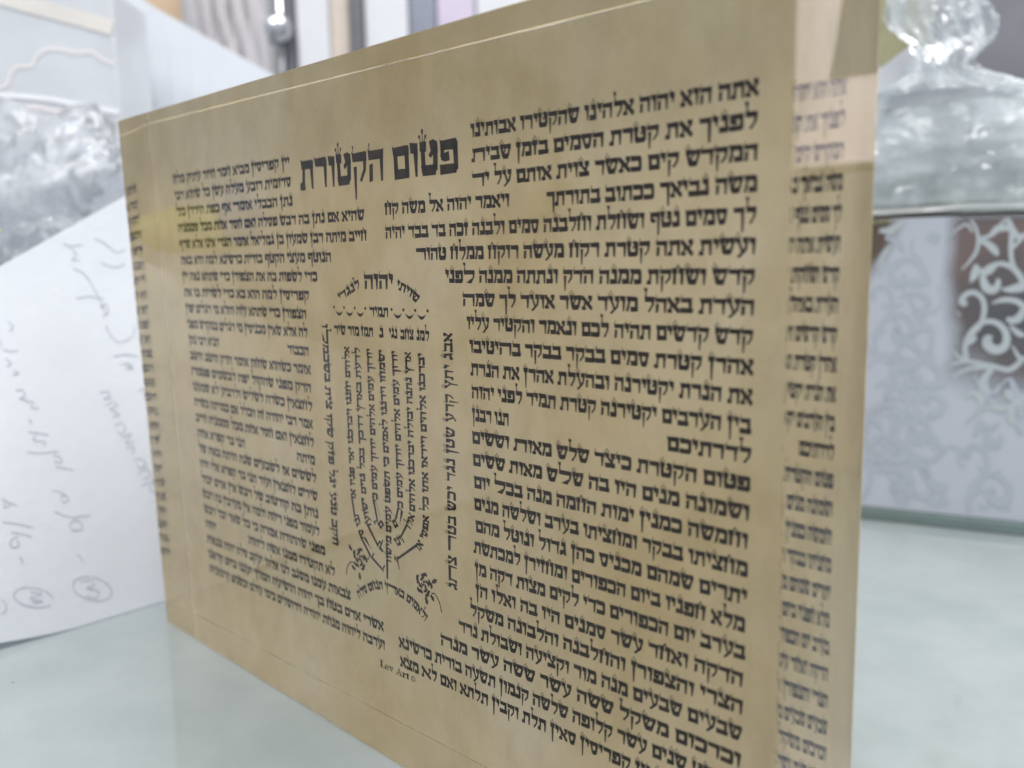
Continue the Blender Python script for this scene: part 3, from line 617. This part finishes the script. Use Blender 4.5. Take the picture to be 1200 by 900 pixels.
# pale gift carton with a scalloped line printed on it
M_PALEBOX = simple('pale_grey_card', (0.63, 0.65, 0.685), 0.35, 0.07, 25, coat=.5, bump=.12, bscale=45)
M_CREAM = simple('cream_band', (0.74, 0.70, 0.66), 0.4, 0.05, 40)
M_LINE = simple('pearl_line', (0.86, 0.81, 0.81), 0.4, 0.03, 40)
M_EDGEW = simple('white_lid_edge', (0.95, 0.96, 1.0), 0.3, 0.02, 40, coat=.5)
gb_ = empty('gift_carton', FRO, FRA)
tag(gb_, 'pale grey glossy carton with a wavy scalloped line and cream band, at far left', 'box')
new_obj('carton', box_bm(-.300, -.157, 0.0, .034, 0, .215, .0015), M_PALEBOX, gb_)
F3 = lambda x, y, t: (x * .001, -.0002 - t, y * .001)
bm = bmesh.new()
SC = [(-215, 174), (-205.6, 177.4), (-202.5, 178.3), (-200.5, 182.6), (-197.2, 185.4), (-191.8, 185.5), (-189.4, 189.1), (-185.2, 191.6), (-179.2, 191.7), (-173.4, 190.2), (-167.3, 190.6), (-163.5, 188.1), (-158.5, 185.5)]
ribbon(bm, SC, 1.1, F3, .0001)
new_obj('scalloped_line', bm, M_LINE, gb_)
bm = bmesh.new()
ribbon(bm, [(-199.0, 130), (-199.2, 137.6), (-199.7, 145.5), (-200.1, 157.4), (-199.4, 164.5), (-196.8, 168.4), (-192.3, 169.6), (-186.5, 168.3), (-176.6, 166.2), (-162, 163.6)], 1.7, F3, .0001)
new_obj('frame_line', bm, M_LINE, gb_)
bm = bmesh.new()
ribbon(bm, [(-214, 175), (-198.9, 173.9), (-186.0, 172.4), (-174.1, 170.0), (-158.0, 166.6)], 1.7, F3, .0003)
new_obj('lid_edge', bm, M_EDGEW, gb_)
bm = bmesh.new()
ribbon(bm, [(-230, 217), (-205, 213), (-192.2, 209.4), (-175, 204.6), (-157.6, 199.6)], 6.0, F3, .0002)
new_obj('cream_band', bm, M_CREAM, gb_)

# crumpled clear bag in front of the carton
def crumple(name, m, centre, size, seed, amp, sub=5, freq=2.2, frame=None, rot=0.0, parent=None, sharp=True, flat=0.0):
    bm = bmesh.new()
    bmesh.ops.create_icosphere(bm, subdivisions=sub, radius=1.0)
    off = Vector((seed * 3.1, seed * 1.7, seed * 5.3))
    for v in bm.verts:
        n = v.co.normalized()
        a = noise.noise(n * freq + off)
        b = abs(noise.noise(n * freq * 2.3 + off)) * 1.0
        c = abs(noise.noise(n * freq * 5.1 + off))
        k = 1 + amp * (a + .8 * (.35 - b) + .4 * (.3 - c))
        v.co = Vector((n.x * size[0], n.y * size[1], n.z * size[2])) * k
        if v.co.z < -size[2] * .92: v.co.z = -size[2] * .92
    return new_obj(name, bm, m, parent, smooth=not sharp)
M_BAG = film_mat('crumpled_clear_film', 0.34, (0.92, 0.94, 0.98), 60, 0.14, 0.7, 0.36)
M_WARM = simple('warm_foil_flake', (0.85, 0.62, 0.52), 0.4, 0.1, 40)
w = FRO + Matrix.Rotation(FRA, 3, 'Z') @ Vector((-.188, -.030, 0))
cb = empty('crumpled_bag', w, FRA)
tag(cb, 'crumpled clear plastic bag bunched above the handwritten note at far left', 'bag')
o = crumple('film', M_BAG, None, (.034, .018, .030), 2.0, .55, 5, 2.1, parent=cb, sharp=False); o.location = (.004, 0, .128)
o = crumple('film_tail', M_BAG, None, (.036, .015, .060), 5.0, .25, 5, 1.6, parent=cb, sharp=False); o.location = (-.022, 0, .0585)
o = crumple('film_fold', M_BAG, None, (.032, .014, .020), 8.0, .5, 5, 2.2, parent=cb, sharp=False); o.location = (-.045, -.012, .118)
o = crumple('content_card', M_WARM, None, (.0055, .002, .0022), 4.0, .15, 3, 1.5, parent=cb); o.location = (-.002, -.026, .150)
M_BLUEFOIL = simple('pale_blue_print', (0.45, 0.68, 0.86), 0.4, 0.1, 40)
o = crumple('blue_print', M_BLUEFOIL, None, (.011, .003, .004), 9.0, .3, 3, 1.5, parent=cb); o.location = (-.023, -.0215, .124)

M_YELLOW = simple('yellow_green_print', (0.52, 0.54, 0.20), 0.45, 0.08, 60)
M_BLUEP = simple('blue_print', (0.22, 0.33, 0.60), 0.45, 0.1, 60)
def in_bag(p): return Matrix.Rotation(-FRA, 3, 'Z') @ (Vector(p) - w)
for nm, mm, pos, size, sd in (('yellow_print', M_YELLOW, (-.2445, -.0435, .1165), (.0020, .0205, .0085), 21.0), ('blue_band', M_BLUEP, (-.2430, -.0590, .1215), (.0020, .0085, .0105), 23.0)):
    o = crumple(nm, mm, None, size, sd, .22, 4, 1.6, parent=cb); o.location = in_bag(pos); o.rotation_euler = (0, 0, -FRA)
# far row on the shop counter
M_BROWN = simple('brown_kraft', (0.60, 0.44, 0.30), 0.6, 0.12, 14)
M_WHITEC = simple('white_card', (0.70, 0.71, 0.75), 0.5, 0.04, 14)
M_BEIGE = simple('beige_card', (0.66, 0.57, 0.50), 0.6, 0.1, 60)
M_DARK = simple('dark_grey_board', (0.15, 0.15, 0.165), 0.5, 0.2, 20)
M_BLUEG = simple('blue_grey_board', (0.27, 0.29, 0.36), 0.5, 0.15, 20)
M_LILAC = simple('lilac_board', (0.62, 0.55, 0.68), 0.5, 0.08, 20)
M_STEEL = simple('brushed_steel', (0.62, 0.63, 0.66), 0.22, 0.1, 40, metallic=1.0)
M_SILK = simple('grey_satin', (0.50, 0.48, 0.50), 0.28, 0.15, 12, coat=.4)
G_ = 'boxes lined up far behind the block'
bgbox('upright_box', M_WHITEC, -.141, -.1185, .25, .38, 0, .34, .002, 'white upright box between the steel knob and the beige box, far behind', 'box', G_)
bgbox('upright_box', M_BEIGE, -.118, -.1045, .25, .36, 0, .345, .002, 'narrow beige upright box left of the black one, far behind', 'box', G_)
bgbox('upright_box', M_DARK, -.1038, -.0955, .245, .37, 0, .335, .001, 'thin dark grey upright box between beige and white boxes', 'box', G_)
bgbox('upright_box', M_WHITEC, -.0948, -.065, .25, .38, 0, .33, .002, 'white upright box right of the thin dark one', 'box', G_)
bgbox('upright_box', M_BLUEG, -.0643, -.0465, .25, .37, 0, .34, .002, 'blue grey upright box beside the lilac one', 'box', G_)
bgbox('upright_box', M_LILAC, -.0458, -.020, .25, .38, 0, .335, .002, 'pale lilac upright box above the block edge', 'box', G_)
bgbox('upright_box', M_WHITEC, -.0192, .060, .25, .38, 0, .34, .002, 'wide white upright box rightmost in the far row', 'box', G_)
# steel rod with knob
st = empty('steel_stand', FRO + Matrix.Rotation(FRA, 3, 'Z') @ Vector((-.1530, .255, 0)), FRA)
tag(st, 'steel display stand with a round shiny knob, left of the white upright box', 'stand')
bm = bmesh.new(); tube(bm, [(0, 0, .004), (0, 0, .2), (0, 0, .36)], .004, 12); new_obj('rod', bm, M_STEEL, st, smooth=True)
bm = bmesh.new(); bmesh.ops.create_uvsphere(bm, u_segments=24, v_segments=16, radius=.0105)
o = new_obj('knob', bm, M_STEEL, st, smooth=True); o.location = (.0, -.012, .2585)
new_obj('foot', box_bm(-.012, .012, -.03, .03, 0, .005, .001), M_STEEL, st)
new_obj('back_plate', box_bm(.004, .0105, -.004, .006, .19, .36, .001), M_DARK, st)
# kraft envelope and satin pouch
ke = bgbox('kraft_envelope', M_BROWN, -.262, -.199, .262, .268, 0, .33, .001, 'brown kraft envelope standing behind the slanted white sheet', 'envelope')
sp = empty('satin_pouch', FRO + Matrix.Rotation(FRA, 3, 'Z') @ Vector((-.178, .235, 0)), FRA)
tag(sp, 'grey satin pouch with slanted folds behind the white sheet', 'pouch')
bm = bmesh.new()
nu, nv = 60, 30
rows = []
for s in (0, 1):
    rr = []
    for i in range(nu + 1):
        u = i / nu
        col = []
        for j in range(nv + 1):
            v = j / nv
            x = -.034 + .056 * u + .012 * (v - .5) * 0
            z = .001 + .33 * v
            fold = .006 * math.sin(38 * (u * .9 + v * 1.15)) * .6 + .003 * math.sin(70 * u + 25 * v)
            bul = .012 * math.sin(math.pi * u) * math.sin(math.pi * min(1, v * 1.02))
            col.append(bm.verts.new((x, (-bul - fold * math.sin(math.pi * u)) if s == 0 else bul * .4, z)))
        rr.append(col)
    rows.append(rr)
for i in range(nu):
    for j in range(nv):
        a = rows[0]; b = rows[1]
        bm.faces.new((a[i][j], a[i + 1][j], a[i + 1][j + 1], a[i][j + 1])); bm.faces.new((b[i][j], b[i][j + 1], b[i + 1][j + 1], b[i + 1][j]))
bmesh.ops.remove_doubles(bm, verts=bm.verts[:], dist=1e-5)
o = new_obj('cloth', bm, M_SILK, sp, smooth=True)

# ------------------------------------------------------------------ things on the right
RO = Vector((-0.0816, 0.2305, 0.0)); RA = math.atan2(.30404, .95266)
M_GREEN = simple('green_glass_edge', (0.13, 0.185, 0.18), 0.15, 0.1, 30, coat=1.0)
gs = empty('glass_slab', RO, RA)
tag(gs, 'thin slab of greenish glass lying under the patterned gift box', 'glass')
new_obj('slab', box_bm(-.20, .20, 0.0, .16, 0.0002, .0046, .0006), M_GREEN, gs)

# patterned gift box: dark carton inside a frosted film printed with white scrolls
M_DKBOX, nt, p, out = mat('dark_brown_satin')
tc = N(nt, 'ShaderNodeTexCoord'); nz = N(nt, 'ShaderNodeTexNoise', Scale=22.0, Detail=3.0)
nt.links.new(tc.outputs['Object'], nz.inputs['Vector'])
r = ramp(nt, [(0.38, (0.03, 0.03, 0.036)), (0.52, (0.11, 0.06, 0.05)), (0.66, (0.22, 0.10, 0.075))])
nt.links.new(nz.outputs['Fac'], r.inputs['Fac']); nt.links.new(r.outputs['Color'], p.inputs['Base Color'])
p.inputs['Roughness'].default_value = 0.3
def frosted_film():
    m, nt, p, out = mat('frosted_film')
    tc = N(nt, 'ShaderNodeTexCoord')
    sx = N(nt, 'ShaderNodeSeparateXYZ'); nt.links.new(tc.outputs['Object'], sx.inputs[0])
    nz = N(nt, 'ShaderNodeTexNoise', Scale=24.0, Detail=3.0); nt.links.new(tc.outputs['Object'], nz.inputs['Vector'])
    def sm(src, a, b):
        mr = N(nt, 'ShaderNodeMapRange', interpolation_type='SMOOTHSTEP'); mr.inputs['From Min'].default_value = a; mr.inputs['From Max'].default_value = b
        nt.links.new(src, mr.inputs['Value']); return mr.outputs[0]
    def mth(op, a, b):
        n = N(nt, 'ShaderNodeMath', operation=op)
        for i, v in enumerate((a, b)):
            if isinstance(v, (int, float)): n.inputs[i].default_value = v
            else: nt.links.new(v, n.inputs[i])
        return n.outputs[0]
    wob = mth('MULTIPLY', mth('SUBTRACT', nz.outputs['Fac'], .5), .02)
    xx = mth('ADD', sx.outputs['X'], wob); zz = mth('ADD', sx.outputs['Z'], wob)
    right = mth('MULTIPLY', sm(xx, .0235, .0315), sm(mth('ADD', zz, mth('MULTIPLY', sx.outputs['X'], .55)), .060, .086))
    left = mth('MULTIPLY', sm(mth('SUBTRACT', zz, mth('MULTIPLY', sx.outputs['X'], 1.5)), .088, .100), sm(mth('MULTIPLY', xx, -1), -.010, -.003))
    clear = mth('MAXIMUM', right, left)
    p.inputs['Base Color'].default_value = (0.455, 0.485, 0.555, 1); p.inputs['Roughness'].default_value = 0.32
    p.inputs['Coat Weight'].default_value = .25
    tr = N(nt, 'ShaderNodeBsdfTransparent'); gl = N(nt, 'ShaderNodeBsdfGlossy', Roughness=0.08)
    gl.inputs['Color'].default_value = (1, 1, 1, 1)
    m1 = N(nt, 'ShaderNodeMixShader'); m1.inputs[0].default_value = .06
    nt.links.new(tr.outputs[0], m1.inputs[1]); nt.links.new(gl.outputs[0], m1.inputs[2])
    m2 = N(nt, 'ShaderNodeMixShader'); nt.links.new(mth('MULTIPLY', clear, .985), m2.inputs[0])
    nt.links.new(p.outputs[0], m2.inputs[1]); nt.links.new(m1.outputs[0], m2.inputs[2])
    nt.links.new(m2.outputs[0], out.inputs['Surface'])
    return m
M_FROST = frosted_film()
M_SCROLL = simple('white_scroll_print', (0.42, 0.47, 0.50), 0.4, 0.05, 60)
M_FAINT = simple('grey_scroll_print', (0.395, 0.43, 0.50), 0.4, 0.04, 60)
pg = empty('patterned_box', RO + Vector((0, 0, .0048)), RA)
tag(pg, 'frosted gift box with white scroll pattern over a dark brown inside, on the glass slab', 'box')
ZB = -.0048
new_obj('inner_carton', box_bm(-.13, .14, .008, .09, 0.0004, .1105, .001), M_DKBOX, pg)
bm = box_bm(-.14, .15, .002, .0026, 0.0, .1118, .0002)
fo = new_obj('film_front', bm, M_FROST, pg)
place = lambda u, z, t: (u * .001, .0019 - t, z * .001 + ZB)
bm = bmesh.new()
SCROLLS = [[(u, z, w_ * 1.32) for u, z, w_ in s] for s in SCROLLS]
FAINT = [[(u, z, w_ * 1.25) for u, z, w_ in s] for s in FAINT + FAINT2]; FAINT2 = []
def tonal(du, dz, sc=1.0):
    for s in SCROLLS[:26]:
        t_ = [(u + du, z + dz, w_ * sc) for u, z, w_ in s]
        if all(6 < z < 111 and -12 < u < 52 and not (z > 62 and u > 22) for u, z, w_ in t_): FAINT.append(t_)
tonal(-31, 2); tonal(-24, -36); tonal(4, -57); tonal(-36, -66); tonal(-52, -10)
for sI, s in enumerate(SCROLLS): ribbon(bm, s, None, lambda u, z, t, k=sI: place(u, z, t + k * .000008), .0, n=8)
new_obj('scroll_print', bm, M_SCROLL, pg)
# the printed repeat goes on past the corner of what the camera sees
for dx in (46.0, 92.0):
    bm = bmesh.new()
    for sI, s in enumerate(SCROLLS[:26]): ribbon(bm, [(u + dx, z, w_) for u, z, w_ in s], None, lambda u, z, t, k=sI: place(u, z, t + k * .000008), .0, n=8)
    new_obj('scroll_print', bm, M_SCROLL, pg)
bm = bmesh.new()
for sI, s in enumerate(FAINT + FAINT2): ribbon(bm, s, None, lambda u, z, t, k=sI: place(u, z, t - .00006 + k * .000003), .0, n=8)
new_obj('tonal_print', bm, M_FAINT, pg)

# wrapped silver pack lying on the patterned box
M_WRAP = simple('silver_wrap', (0.70, 0.745, 0.765), 0.36, 0.14, 70, coat=.3, bump=.5, bscale=110)
M_HEM = simple('bright_sealed_hem', (0.97, 0.98, 0.99), 0.12, 0.04, 60, coat=1.0)
wp = empty('wrapped_pack', RO + Vector((0, 0, .1168)), RA)
tag(wp, 'silver grey pack in wrinkled clear plastic lying on the patterned box', 'package')
bm = bmesh.new()
nu, nv = 80, 40
gr = []
for i in range(nu + 1):
    u = -.14 + .29 * i / nu
    col = []
    for j in range(nv + 1):
        v = j / nv
        topz = .0405 + .00011 * (u * 1000) + .0012 * math.sin(u * 90)
        z = .0012 + (topz) * v
        y = .006 - .005 * math.sin(math.pi * min(1, v * 1.05)) + .0016 * noise.noise(Vector((u * 45, v * 3.5, 1.3))) + .0012 * noise.noise(Vector((u * 20, v * 9, 7.1))) + .009 * v * v
        col.append(bm.verts.new((u, y, z)))
    for j in range(8):
        v = (j + 1) / 8
        col.append(bm.verts.new((u, .015 + .07 * v, .0012 + topz + .003 * math.sin(v * 3) + .002 * noise.noise(Vector((u * 40, v * 5, 3.3))))))
    col.append(bm.verts.new((u, .085, .0012)))
    gr.append(col)
for i in range(nu):
    m_ = len(gr[0])
    for j in range(m_):
        bm.faces.new((gr[i][j], gr[i + 1][j], gr[i + 1][(j + 1) % m_], gr[i][(j + 1) % m_]))
bm.faces.new(gr[0][::-1]); bm.faces.new(gr[-1])
bmesh.ops.recalc_face_normals(bm, faces=bm.faces[:])
new_obj('wrap', bm, M_WRAP, wp, smooth=True)
bm = bmesh.new()
ribbon(bm, [(-140, 2.4), (-60, 2.6), (-8, 2.4), (14, 2.7), (30, 3.5), (48, 3.1), (90, 2.8), (150, 2.4)], 1.7, lambda u, z, t: (u * .001, .0042 - t, z * .001), .0012)
new_obj('hem', bm, M_HEM, wp)

M_OVER = film_mat('loose_clear_film', 0.10, (0.92, 0.95, 0.96), 70, 0.12, 0.6, 0.42)
bm = bmesh.new()
nu, nv = 64, 20
gr = []
for i in range(nu + 1):
    u = -.10 + .22 * i / nu
    col = []
    for j in range(nv + 1):
        v = j / nv
        z = .0048 + .0427 * v + .0012 * noise.noise(Vector((u * 60, v * 3, 2.2)))
        r1 = abs(noise.noise(Vector((u * 70 + v * 2.0, v * 3.4 - u * 18, 5.7)))); r2 = abs(noise.noise(Vector((u * 150, v * 8.0, 9.1))))
        y = .0035 - .006 * math.sin(math.pi * min(1, v * .95 + .05)) + .0065 * r1 + .0024 * r2 + (.010 * (v - .8) / .2 if v > .8 else 0)
        col.append(bm.verts.new((u, y - .0038, z)))
    gr.append(col)
for i in range(nu):
    for j in range(nv):
        a_, b_, c_, d_ = gr[i][j], gr[i + 1][j], gr[i + 1][j + 1], gr[i][j + 1]
        if (i + j) % 2: bm.faces.new((a_, b_, c_)); bm.faces.new((a_, c_, d_))
        else: bm.faces.new((a_, b_, d_)); bm.faces.new((b_, c_, d_))
new_obj('loose_film', bm, M_OVER, wp)

# white card and crumpled clear plastic on top of the pack
wc = empty('white_card', RO + Matrix.Rotation(RA, 3, 'Z') @ Vector((0, .014, 0)) + Vector((0, 0, .1575)), RA)
tag(wc, 'white card standing on the wrapped pack under the clear plastic lump', 'card')
new_obj('card', prism([(-.06, .0006), (.05, .0006), (.046, .0055), (.020, .0135), (.0075, .0225), (-.001, .0165), (-.06, .0150)], .0, .0006, 0), M_WHITEC, wc)
M_LUMP = film_mat('clear_plastic_neck', 0.32, (0.72, 0.76, 0.79), 110, 0.14, 0.7, 0.36)
cl = empty('plastic_bag_neck', RO + Matrix.Rotation(RA, 3, 'Z') @ Vector((.0185, .004, 0)) + Vector((0, 0, .159)), RA)
tag(cl, 'gathered neck of a crumpled clear plastic bag on the silver pack, upper right', 'bag')
bm = bmesh.new()
prof = [(-.001, .030, .30), (.003, .024, .5), (.0065, .015, .8), (.010, .0105, 1.0), (.015, .0100, 1.0), (.021, .0120, 1.0), (.029, .0142, 1.0), (.038, .0165, 1.0), (.050, .020, 1.0)]
prof = catmull(prof, 9)
nth = 72
rings = []
for z, rad, fo_ in prof:
    ring = []
    wx = .0045 * noise.noise(Vector((3.3, 1.1, z * 60))); wy = .003 * noise.noise(Vector((8.3, 4.1, z * 60)))
    for k in range(nth):
        th = 2 * math.pi * k / nth
        f = 1 + fo_ * (.13 * math.sin(7 * th + z * 60) + .09 * math.sin(13 * th - z * 110 + 1) + .42 * noise.noise(Vector((math.cos(th) * 1.6, math.sin(th) * 1.6, z * 95))) + .16 * abs(noise.noise(Vector((math.cos(th) * 5, math.sin(th) * 5, z * 240)))))
        skew = .006 * max(0, 1 - z / .012)
        ring.append(bm.verts.new((rad * f * math.cos(th) + skew + wx, rad * .62 * f * math.sin(th) + wy, max(.0006, z + (.0025 * noise.noise(Vector((math.cos(th) * 3, math.sin(th) * 3, 4)))) * (1 if z < .008 else .3)))))
    rings.append(ring)
for a_, b_ in zip(rings, rings[1:]):
    for k in range(nth): bm.faces.new((a_[k], a_[(k + 1) % nth], b_[(k + 1) % nth], b_[k]))
new_obj('film', bm, M_LUMP, cl)

def rbox(name, m, x0, x1, y0, y1, z0, z1, label, cat, part='carton'):
    cx, cy = (x0 + x1) / 2, (y0 + y1) / 2
    w = RO + Matrix.Rotation(RA, 3, 'Z') @ Vector((cx, cy, 0))
    e = empty(name, (w.x, w.y, z0), RA)
    tag(e, label, cat)
    new_obj(part, box_bm(x0 - cx, x1 - cx, y0 - cy, y1 - cy, 0, z1 - z0, .0015), m, e)
    return e
M_SLATE = simple('slate_grey_card', (0.20, 0.20, 0.225), 0.5, 0.12, 30)
M_OLIVE = simple('olive_card', (0.30, 0.29, 0.17), 0.5, 0.2, 60)
M_GREYB = simple('mid_grey_card', (0.36, 0.35, 0.34), 0.5, 0.06, 30)
M_REFLECTOR = simple('reflector_foil', (0.40, 0.355, 0.36), 0.36, 0.05, 30, metallic=1.0)  # metal for the two added reflectors
rbox('dark_box', M_SLATE, .012, .30, .19, .26, 0, .36, 'tall slate grey box in the upper right corner behind the plastic lump', 'box')
rbox('olive_box', M_OLIVE, -.06, .0105, .185, .26, 0, .245, 'olive box glimpsed between the block and the plastic lump', 'box')

rbox('haze_box', M_GREYB, .19, .262, .0, .10, 0, .1395, 'unseen grey box added so its reflection pales the right side of the block', 'box')  # added out of view; its mirrored grey hazes the block's side strip
wk = rbox('tilted_reflector', M_REFLECTOR, .190, .249, .004, .022, .1400, .187, 'unseen foil reflector added on the grey box, tilted to mirror a lamp into the block side', 'pouch')  # added reflector, tilted to throw front lamp glare onto the block's side
wk.rotation_euler = (math.radians(-23.5), 0, math.radians(-8.5))
ck = rbox('tall_reflector', M_REFLECTOR, .276, .312, .040, .042, .1400, .262, 'unseen tall foil reflector added for a second bright patch in the block side', 'card')  # second added reflector, brightens the top of the block's side strip
ck.rotation_euler = (math.radians(-23.5), 0, math.radians(-8.5))
